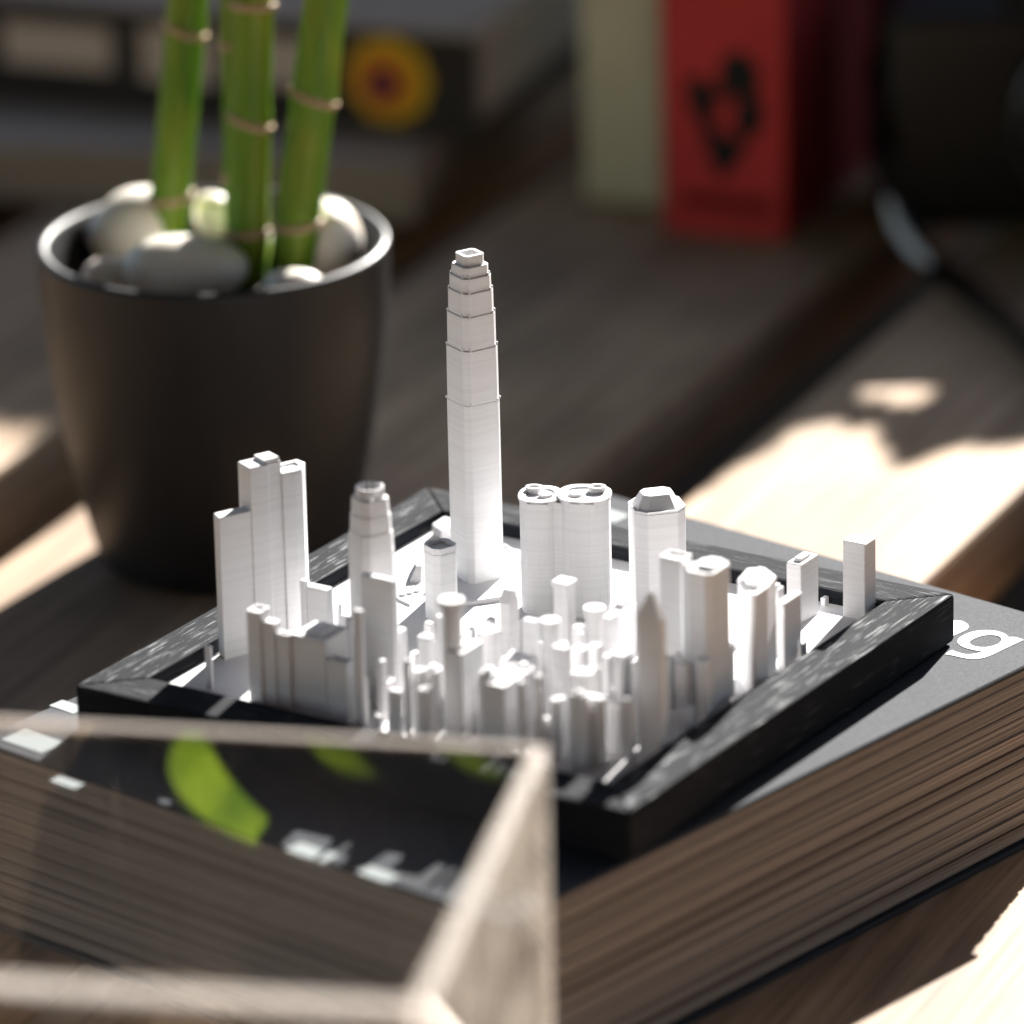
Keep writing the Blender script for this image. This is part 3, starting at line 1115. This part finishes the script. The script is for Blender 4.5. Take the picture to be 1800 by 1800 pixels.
CR = R(32.6)
PEB = [(-209, 142, 27, 20, 13, 11, CR - 0.15, "largest white pebble, lying across the front of the pot"),
       (-242, 167, 29, 15, 12, 12, CR + 0.2, "white pebble against the left inner wall of the pot"),
       (-226, 184, 31, 6.5, 6, 7, CR, "small white pebble behind the stalks, between the first and second"),
       (-182, 180, 30, 10, 13, 13, CR + 0.3, "upright white pebble by the right inner wall of the pot"),
       (-170, 146, 28, 9, 6.5, 6, CR, "flat white pebble at the front right rim of the pot"),
       (-226, 130, 26, 10, 6, 6.5, CR + 0.5, "thin white pebble tucked by the front left rim of the pot"),
       (-202, 186, 22, 9, 8, 7, CR, "white pebble at the back of the pot behind the stalks")]
for k, (x, y, z, a, b, c, r_, lab) in enumerate(PEB):
    pebble(x * MM, y * MM, z * MM, a * MM, b * MM, c * MM, r_, lab, 20 + k)


def leaf_blade(s, pts, side, width, fold=0.15, n=14, blunt=0.0):
    """a lance-shaped blade with a folded midrib along a quadratic curve"""
    p0, p1, p2 = [Vector(p) for p in pts]
    side = Vector(side).normalized()
    vs_, fs = [], []
    for i in range(n + 1):
        t = i / n
        c = p0 * (1 - t) ** 2 + p1 * 2 * t * (1 - t) + p2 * t * t
        d = ((p1 - p0) * (1 - t) + (p2 - p1) * t).normalized()
        sd_ = (side - d * side.dot(d)).normalized()
        nr = d.cross(sd_)
        wv = width * 0.5 * max(0.03, math.sin(math.pi * min(1, t * (0.92 - blunt) + 0.08)) ** 0.75)
        vs_ += [c - sd_ * wv + nr * wv * fold, c, c + sd_ * wv + nr * wv * fold]
    for i in range(n):
        a = i * 3
        fs += [(a, a + 1, a + 4, a + 3), (a + 1, a + 2, a + 5, a + 4)]
    s.add(vs_, fs, True)


STK = [  # base, top, radius, node heights, label
    ((-236.0, 169.2, 8), (-207.7, 178.1, 235), 6.3, (40, 93, 150, 198), "left bamboo stalk in the pot with a ring near the rim"),
    ((-199.2, 161.0, 8), (-189.0, 168.1, 226), 6.4, (36, 71, 107, 160, 205), "middle bamboo stalk in the pot, yellowish green"),
    ((-207.6, 171.6, 8), (-204.3, 172.1, 185), 5.0, (50, 92, 140), "thinner bamboo stalk half hidden behind the middle one"),
    ((-187.0, 163.5, 8), (-160.3, 187.0, 230), 6.9, (40, 79, 130, 185), "right bamboo stalk in the pot leaning to the right")]
stalks = []
for base, top, rad, nodes, lab in STK:
    b, t = Vector(base) * MM, Vector(top) * MM
    s = MB()
    pts, rr = [], []
    N = 44
    for i in range(N + 1):
        f_ = i / N
        p = b.lerp(t, f_)
        z = p.z / MM
        k = 1.0 - 0.10 * f_
        for nz in nodes:
            dz = abs(z - nz)
            if dz < 6:
                k += 0.09 * (1 - dz / 6) ** 1.5
        pts.append(p)
        rr.append(rad * MM * k)
    s.tube(pts, rr, 28)
    o = s.build("bamboo_stalk", STALK, None, b)
    tag(o, lab, "bamboo stalk", "bamboo stalks growing in the pot")
    stalks.append((o, b, t))
    for nz in nodes:
        f_ = (nz * MM - b.z) / (t.z - b.z)
        p = b.lerp(t, f_)
        d = (t - b).normalized()
        r0 = rad * MM * (1.05 - 0.10 * f_)
        q = MB()
        rings = [(-1.9, 0.97), (-1.3, 1.10), (-0.5, 1.14), (0.1, 1.09), (0.5, 1.15), (1.0, 1.08), (1.6, 0.97)]
        tilt = Vector((0.10, 0.05, 0))
        tl = (d + Vector((math.sin(nz * 1.7) * 0.22, math.cos(nz * 2.3) * 0.22, 0))).normalized()
        q.tube([p + tl * a * MM * 0.8 for a, _ in rings], [r0 * k for _, k in rings], 28, False)
        q.build("node_ring", NODE, o, b)

LEAVES = [  # stalk, curve, side, width, blunt
    (0, ((-206, 179, 222), (-226, 112, 232), (-155, 96, 244)), (0.2, 0.6, -0.75), 18, 0.12),
    (1, ((-189, 168, 218), (-160, 140, 244), (-133, 132, 235)), (0.3, 0.9, 0.3), 17, 0.0),
    (3, ((-161, 186, 222), (-125, 165, 246), (-99, 149, 235)), (0.3, 0.9, 0.35), 17, 0.0),
    (2, ((-204, 172, 178), (-240, 220, 230), (-290, 250, 215)), (0.6, 0.8, 0), 20, 0.0),
    (1, ((-189, 168, 220), (-195, 215, 260), (-205, 270, 255)), (1, 0, 0), 20, 0.0),
    (3, ((-161, 187, 224), (-140, 230, 260), (-120, 280, 258)), (1, 0.2, 0), 20, 0.0),
]
for k, cv, side, wd, bl in LEAVES:
    s = MB()
    leaf_blade(s, [Vector(p) * MM for p in cv], side, wd * MM, blunt=bl)
    s.build("leaf", LEAF, stalks[k][0], stalks[k][1])

# ------------------------------------------------------------------ background books
DARKBOOK = make_cover("dark_book_cloth", (0.05, 0.042, 0.038), 0.3)
GREYBOOK = make_cover("taupe_book_cloth", (0.42, 0.335, 0.27), 0.2)
PALEPAGE = make_pages("pale_pages", (0.62, 0.53, 0.48), (0.80, 0.72, 0.67))
CREAM = make_cover("cream_book_cloth", (0.74, 0.68, 0.50), 0.06)
RED = make_cover("red_book_cloth", (0.62, 0.055, 0.055), 0.12)
REDDARK = make_cover("dark_red_board", (0.20, 0.012, 0.012), 0.1)
BLACKINK = mat("black_ink", (0.008, 0.007, 0.007), 0.5, 0.3)
PALEINK = mat("pale_spine_print", (0.72, 0.60, 0.50), 0.6, 0.3)
ORANGE = mat("orange_print", (0.85, 0.26, 0.01), 0.5, 0.3)
YELLOW = mat("yellow_print", (0.90, 0.55, 0.02), 0.5, 0.3)
PURPLE = mat("purple_print", (0.16, 0.012, 0.06), 0.5, 0.3)


def lying_book(name, corner, ang, L, W, z0, z1, cloth, pages, label, rnd, top=None):
    """corner = right front corner; the spine runs from it along direction ang + 180; depth goes back"""
    dx = Vector((math.cos(ang), math.sin(ang), 0))     # towards the right
    dy = Vector((-dx.y, dx.x, 0))                      # towards the back
    c = Vector((corner[0], corner[1], 0)) - dx * L / 2 + dy * W / 2
    root = thing(name, (c.x, c.y, z0), label, "book")
    for za, zb_, nm in ((z0, z0 + 0.0022, "back_cover"), (z1 - 0.0022, z1, "front_cover")):
        s = MB()
        s.box((c.x, c.y, (za + zb_) / 2), (L, W, zb_ - za), ang)
        s.build(nm, top if top and nm == "front_cover" else cloth, root, root.location, bevel=0.0006)
    p = c - dy * (W / 2 - 0.0012)
    s = MB()
    s.box((p.x, p.y, (z0 + z1) / 2), (L, 0.0024, z1 - z0 - 0.0046), ang)
    s.build("spine", cloth, root, root.location)
    page_blocks(root, root.location, c + dy * 0.0, L - 0.004, W - 0.007, ang, z0 + 0.0023, z1 - 0.0023, 4, pages, rnd, 6, 0.001, "page_section")
    return root, dx, dy


ST = math.atan2(0.32, 0.947)
Z1 = ZT + 0.0215
low, ldx, ldy = lying_book("lying_book", (-0.336, 0.462), ST, 0.26, 0.19, ZT, Z1, GREYBOOK, PALEPAGE,
                           "taupe book lying flat at the bottom of the pile behind the pot", random.Random(5))
STU = math.atan2(495.8 - 456.8, -330.7 + 514.3)
upr, udx, udy = lying_book("lying_book", (-0.3307, 0.4958), STU, 0.27, 0.19, Z1 + 0.0002, Z1 + 0.0402, DARKBOOK, PALEPAGE,
                           "thick dark book with an orange flower on its spine, on top of the pile", random.Random(6), GREYBOOK)


def on_spine(root, corner, dx, dy, left, z, polys, name, material, lift=0.0004):
    """flat print on a spine: polys in (along to the right, up) metres round a point `left` from the corner"""
    s = MB()
    o = Vector((corner[0], corner[1], z)) - dx * left - dy * lift
    for poly in polys:
        fr = [o + dx * a + Vector((0, 0, b)) for a, b in poly]
        bk = [p + dy * 0.0003 for p in fr]
        n = len(poly)
        s.add(fr + bk, [tuple(range(n))] + [(i, n + i, n + (i + 1) % n, (i + 1) % n) for i in range(n)])
    return s.build(name, material, root, root.location)


ucorner = (-0.3307, 0.4958)
zc = Z1 + 0.0205
fl_left = 0.0335
pet = [[(r_ * math.cos(a) + 0.0112 * math.cos(2 * math.pi * k / 9), r_ * math.sin(a) + 0.0112 * math.sin(2 * math.pi * k / 9))
        for a, r_ in [(2 * math.pi * i / 14, 0.0052) for i in range(14)]] for k in range(9)]
on_spine(upr, ucorner, udx, udy, fl_left, zc, [[(0.0150 * math.cos(2 * math.pi * i / 36), 0.0150 * math.sin(2 * math.pi * i / 36)) for i in range(36)]], "flower_disc", YELLOW, 0.0005)
on_spine(upr, ucorner, udx, udy, fl_left, zc, pet, "flower_petals", YELLOW, 0.0009)
on_spine(upr, ucorner, udx, udy, fl_left + 0.0015, zc - 0.001, [[(0.0112 * math.cos(2 * math.pi * i / 30), 0.0112 * math.sin(2 * math.pi * i / 30)) for i in range(30)]], "flower_ring", ORANGE, 0.0013)
on_spine(upr, ucorner, udx, udy, fl_left + 0.002, zc - 0.0015, [[(0.0060 * math.cos(2 * math.pi * i / 24), 0.0060 * math.sin(2 * math.pi * i / 24)) for i in range(24)]], "flower_heart", PURPLE, 0.0017)


def bar(x0, x1, y0, y1):
    return [(x0, y0), (x1, y0), (x1, y1), (x0, y1)]


on_spine(upr, ucorner, udx, udy, 0.0, zc, [bar(-0.185, -0.142, -0.006, 0.010), bar(-0.130, -0.100, -0.008, 0.012), bar(-0.094, -0.060, -0.006, 0.012)], "spine_panel", PALEINK)


def standing_book(name, corner, ang, T_, D_, z1, cloth, board, pages, label):
    """spine faces along -dy; corner = left front; T_ thickness, D_ depth"""
    dx = Vector((math.cos(ang), math.sin(ang), 0))
    dy = Vector((-dx.y, dx.x, 0))
    z0 = ZT
    c0 = Vector((corner[0], corner[1], 0))
    c = c0 + dx * T_ / 2 + dy * D_ / 2
    root = thing(name, (c.x, c.y, z0), label, "book")
    zc_ = (z0 + z1) / 2
    s = MB()
    p = c0 + dx * T_ / 2 + dy * 0.0015
    s.box((p.x, p.y, zc_), (T_, 0.003, z1 - z0), ang)
    s.build("spine", cloth, root, root.location, bevel=0.001, seg=2)
    for off in (0.0012, T_ - 0.0012):
        s = MB()
        p = c0 + dx * off + dy * (D_ / 2 + 0.002)
        s.box((p.x, p.y, zc_), (0.0024, D_ - 0.002, z1 - z0), ang)
        s.build("cover", board, root, root.location, bevel=0.0006)
    s = MB()
    p = c0 + dx * T_ / 2 + dy * (D_ / 2)
    s.box((p.x, p.y, zc_), (T_ - 0.005, D_ - 0.008, z1 - z0 - 0.006), ang)
    s.build("page_block", pages, root, root.location)
    return root, c0, dx, dy


CA = math.atan2(0.23, 0.97)
cb, _, _, _ = standing_book("standing_book", (-0.297, 0.513), CA, 0.0295, 0.13, 0.12, CREAM, CREAM, PALEPAGE, "cream book standing upright between the pile and the red book")
RA = math.atan2(0.20, 0.98)
rb, rc0, rdx, rdy = standing_book("standing_book", (-0.2535, 0.4955), RA, 0.045, 0.15, 0.13, RED, REDDARK, PALEPAGE, "red book with a black emblem on its spine, standing upright")
on_spine(rb, rc0, rdx, rdy, -0.0235, -0.0200, [
    [(-0.0145, 0.008), (-0.009, 0.011), (-0.003, 0.004), (-0.004, -0.005), (-0.008, -0.009), (-0.013, -0.002)],
    [(-0.001, 0.018), (0.007, 0.021), (0.013, 0.014), (0.012, 0.005), (0.004, 0.003), (-0.002, 0.009)],
    [(-0.006, 0.0045), (0.0, 0.0085), (0.004, 0.004), (-0.002, 0.0015)],
    [(0.005, 0.003), (0.0135, 0.005), (0.0145, -0.006), (0.008, -0.013), (0.003, -0.006)],
    [(-0.010, -0.006), (-0.004, -0.007), (0.000, -0.011), (0.009, -0.011), (0.005, -0.020), (-0.002, -0.028), (-0.006, -0.019)]], "emblem", BLACKINK)
on_spine(rb, rc0, rdx, rdy, -0.0235, -0.0555, [bar(-0.017, 0.017, -0.003, 0.003)], "spine_print", REDDARK)

# ------------------------------------------------------------------ black camera with strap at the right edge
BLK = mat("black_camera_body", (0.010, 0.010, 0.011), 0.45, 0.4)
BLKG = mat("glossy_black", (0.006, 0.006, 0.007), 0.12, 0.5)
GREYM = mat("grey_metal", (0.28, 0.26, 0.25), 0.35, 0.5, 0.8)
GLASSD = mat("dark_lens_glass", (0.008, 0.01, 0.03), 0.05, 0.6)
cdir = Vector((0.84, 0.54, 0))
cback = Vector((-0.54, 0.84, 0))
cc = Vector((-0.140, 0.590, 0))
camr = thing("photo_camera", (cc.x, cc.y, ZT), "black camera with a looped strap at the right edge behind the red book", "camera")
ca = math.atan2(cdir.y, cdir.x)
s = MB()
s.box((cc.x, cc.y, ZT + 0.0415), (0.140, 0.060, 0.082), ca)
s.build("body", BLK, camr, camr.location, bevel=0.010, seg=4)
s = MB()
p = cc + cdir * 0.0 + cback * 0.0
s.prism(rect(p.x, p.y, 0.06, 0.055, ca), ZT + 0.080, ZT + 0.098, top=rect(p.x, p.y, 0.04, 0.04, ca))
s.build("viewfinder_hump", BLK, camr, camr.location, bevel=0.004, seg=2)
lx = Matrix.Translation(cc + cdir * 0.012 - cback * 0.03 + Vector((0, 0, ZT + 0.045))) @ Matrix.Rotation(ca, 4, 'Z') @ Matrix.Rotation(R(90), 4, 'X')
s = MB()
s.lathe([(0.0, 0.0), (0.036, 0.0), (0.036, 0.02), (0.034, 0.022), (0.034, 0.048), (0.031, 0.052), (0.029, 0.050), (0.027, 0.036), (0.0, 0.036)], (0, 0), 64)
lens = s.build("lens_barrel", BLK, camr, camr.location, xf=lx)
s = MB()
s.lathe([(0.0270, 0.038), (0.018, 0.041), (0.0, 0.0425)], (0, 0), 48)
s.build("lens_glass", GLASSD, lens, camr.location, xf=lx)
s = MB()
s.lathe([(0.0365, 0.012), (0.0372, 0.0125), (0.0372, 0.0155), (0.0365, 0.016)], (0, 0), 64)
s.build("lens_ring", GREYM, lens, camr.location, xf=lx)
# strap: a band looping out in front and to the right
sp = [(-198, 560, 8), (-190, 530, -18), (-176, 515, -42), (-163, 505, -56), (-146, 493, -61), (-122, 475, -62), (-95, 452, -62), (-65, 425, -62), (-30, 420, -60), (-10, 450, -50), (-35, 540, -20), (-60, 610, 5)]


def catmull(P, k=8):
    P = [Vector(p) for p in P]
    out = []
    for i in range(len(P) - 1):
        p0, p1, p2, p3 = P[max(i - 1, 0)], P[i], P[i + 1], P[min(i + 2, len(P) - 1)]
        for j in range(k):
            t = j / k
            out.append(0.5 * ((2 * p1) + (p2 - p0) * t + (2 * p0 - 5 * p1 + 4 * p2 - p3) * t * t + (3 * p1 - p0 - 3 * p2 + p3) * t ** 3))
    out.append(P[-1])
    return out


path = [p * MM for p in catmull(sp)]
vs_, fs = [], []
for i, p in enumerate(path):
    d = (path[min(i + 1, len(path) - 1)] - path[max(i - 1, 0)]).normalized()
    side = d.cross(Vector((0, 0, 1))).normalized()
    upd = side.cross(d).normalized()
    hw, ht = 0.0008, 0.0055
    vs_ += [p - side * hw - upd * ht, p + side * hw - upd * ht, p + side * hw + upd * ht, p - side * hw + upd * ht]
for i in range(len(path) - 1):
    for j in range(4):
        j2 = (j + 1) % 4
        fs.append((i * 4 + j, i * 4 + j2, i * 4 + 4 + j2, i * 4 + 4 + j))
fs += [(3, 2, 1, 0), tuple(len(vs_) - 4 + j for j in range(4))]
s = MB()
s.add(vs_, fs, False)
s.build("strap", BLKG, camr, camr.location, bevel=0.0003)

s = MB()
pa = [Vector(p) * MM for p in ((-171, 511, -48), (-163, 505, -56), (-152, 497.5, -60.5), (-143, 491, -61.5))]  # pale piece laid on the strap as its highlight
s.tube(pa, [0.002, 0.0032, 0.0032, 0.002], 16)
s.build("strap_highlight", mat("pale_strap_highlight", (0.8, 0.82, 0.86), 0.35, 0.5), camr, camr.location)

# ------------------------------------------------------------------ added out of view to shape the light: tree, walls, roof
up_h = 1 / math.tan(SUN_EL)
sunflat = Vector((math.cos(SUN_AZ), math.sin(SUN_AZ), 0))


def shaded(x, y):
    """ground plan (mm, on the table) of the shade the crown throws"""
    if x > -146:
        if x < -12:
            return y > 416
        return y > 350 + 16 * math.sin(x * 0.055 + 0.6) + 10 * math.sin(x * 0.13)
    if x > -236:
        return y > 150
    if x > -300:
        return y > 225
    return y > 222


rl = random.Random(21)
tree = thing("added_shade_tree", (-1.05, 2.3, ZT - 0.73), "leafy tree added out of view beyond the table to shade its far half", "tree")  # unseen tree, added to cast the dappled shade
s = MB()
tb = Vector((-1.05, 2.3, ZT - 0.73))
s.tube([tb, tb + Vector((0.02, -0.05, 0.6)), tb + Vector((0.05, -0.25, 1.1)), tb + Vector((0.10, -0.5, 1.45))], [0.06, 0.05, 0.04, 0.02], 14)
for k in range(9):
    a = Vector((rl.uniform(-0.6, 0.5), rl.uniform(-0.9, -0.1), rl.uniform(1.25, 1.7)))
    st_ = tb + Vector((0.05, -0.25, 1.1)) * rl.uniform(0.75, 1.0)
    s.tube([st_, st_.lerp(tb + a, 0.5) + Vector((0, 0, 0.06)), tb + a], [0.022, 0.014, 0.006], 8)
s.build("trunk", BARK, tree, tree.location)
s = MB()
cnt = 0
while cnt < 5200:
    x, y = rl.uniform(-820, 170), rl.uniform(140, 980)
    L = rl.uniform(45, 70)
    if not all(shaded(x + dx, y + dy) for dx, dy in ((0, 0), (14, 0), (-14, 0), (0, 24), (0, -24))):
        continue
    h = rl.uniform(0.48, 0.95)
    c = Vector((x * MM, y * MM, ZT)) + sunflat * h * up_h + Vector((0, 0, h))
    n_ = (to_sun + Vector((rl.uniform(-.6, .6), rl.uniform(-.6, .6), rl.uniform(-.6, .6)))).normalized()
    a = n_.cross(Vector((rl.uniform(-1, 1), rl.uniform(-1, 1), rl.uniform(-1, 1)))).normalized()
    b = n_.cross(a)
    l, w_ = L * MM * 0.5, L * MM * 0.26
    s.add([c - a * l, c - a * l * 0.3 + b * w_, c + a * l * 0.35 + b * w_ * 0.9, c + a * l, c + a * l * 0.35 - b * w_ * 0.9, c - a * l * 0.3 - b * w_],
          [(0, 1, 2, 3), (0, 3, 4, 5)])
    cnt += 1


def shaded_fine(x, y):
    if math.hypot(x + 96, y - 388) < 12.5:
        return False
    if x < -106:
        return y > 150
    if x < -90:
        return y > 354
    if x < -70:
        return y > 355 - (x + 90) * 1.35
    if x < -58:
        return y > 328
    if x < -54:
        return y > 328 + (x + 58) * 8
    return y > 358 + (x + 54) * 0.9


cnt = 0
while cnt < 1700:      # small leaves placed to shape the edge of the sun patch
    x, y = rl.uniform(-175, 20), rl.uniform(150, 455)
    L = rl.uniform(14, 20)
    if y < 320 and x > -100:
        continue
    if not all(shaded_fine(x + dx, y + dy) for dx, dy in ((0, 0), (8, 0), (-8, 0), (0, 8), (0, -8))):
        continue
    h = rl.uniform(0.25, 0.40)
    c = Vector((x * MM, y * MM, ZT)) + sunflat * h * up_h + Vector((0, 0, h))
    n_ = (to_sun + Vector((rl.uniform(-.4, .4), rl.uniform(-.4, .4), rl.uniform(-.4, .4)))).normalized()
    a = n_.cross(Vector((rl.uniform(-1, 1), rl.uniform(-1, 1), rl.uniform(-1, 1)))).normalized()
    b = n_.cross(a)
    l, w_ = L * MM * 0.5, L * MM * 0.32
    s.add([c - a * l, c - a * l * 0.3 + b * w_, c + a * l * 0.35 + b * w_ * 0.9, c + a * l, c + a * l * 0.35 - b * w_ * 0.9, c - a * l * 0.3 - b * w_],
          [(0, 1, 2, 3), (0, 3, 4, 5)])
    cnt += 1
crown = s.build("crown", TREE_LEAF, tree, tree.location)
crown["kind"] = "stuff"

wl = MB()
wc = Vector((1.45, -2.35, 0))
wl.box((wc.x, wc.y, ZT - 0.73 + 1.3), (6.0, 0.2, 2.6), YAW)
house = wl.build("added_bounce_wall", make_cover("bounce_wall_brown", (0.30, 0.16, 0.08), 0.2), None, (wc.x, wc.y, ZT - 0.73))  # unseen wall, added for warm bounce light
tag(house, "plain brown wall added behind the viewer for warm bounce light", "wall")
s = MB()
ROOF_C = Vector((0.35, -0.9, 0)) - Vector((-math.sin(YAW), math.cos(YAW), 0)) * 0.6
s.box((ROOF_C.x, ROOF_C.y, ZT + 1.45), (6.5, 4.6, 0.12), YAW)
roof = s.build("added_sky_blocker", make_cover("sky_blocker_brown", (0.10, 0.07, 0.05), 0.2), None, (ROOF_C.x, ROOF_C.y, ZT + 1.45))  # unseen roof, added to hold back sky light
tag(roof, "dark roof slab added out of view overhead to block sky light", "roof")
s = MB()
s.box((-1.2, 4.2, ZT - 0.73 + 1.2), (9.0, 0.25, 2.4), R(10))
gw = s.build("added_wall", make_cover("added_wall_dark", (0.06, 0.05, 0.042), 0.2), None, (-1.2, 4.2, ZT - 0.73))  # unseen wall, added to block low light from the far side
tag(gw, "long dark wall added out of view beyond the tree to block low light", "wall")
s = MB()
s.box((-3.6, 3.4, ZT - 0.73 + 2.0), (4.2, 0.5, 4.0), R(10))
sh = s.build("added_reflection_block", make_cover("reflection_block_dark", (0.045, 0.042, 0.04), 0.2), None, (-3.6, 3.4, ZT - 0.73))  # unseen block, added to darken what the acrylic cover reflects
tag(sh, "tall dark block added out of view to darken the acrylic reflection", "shed")
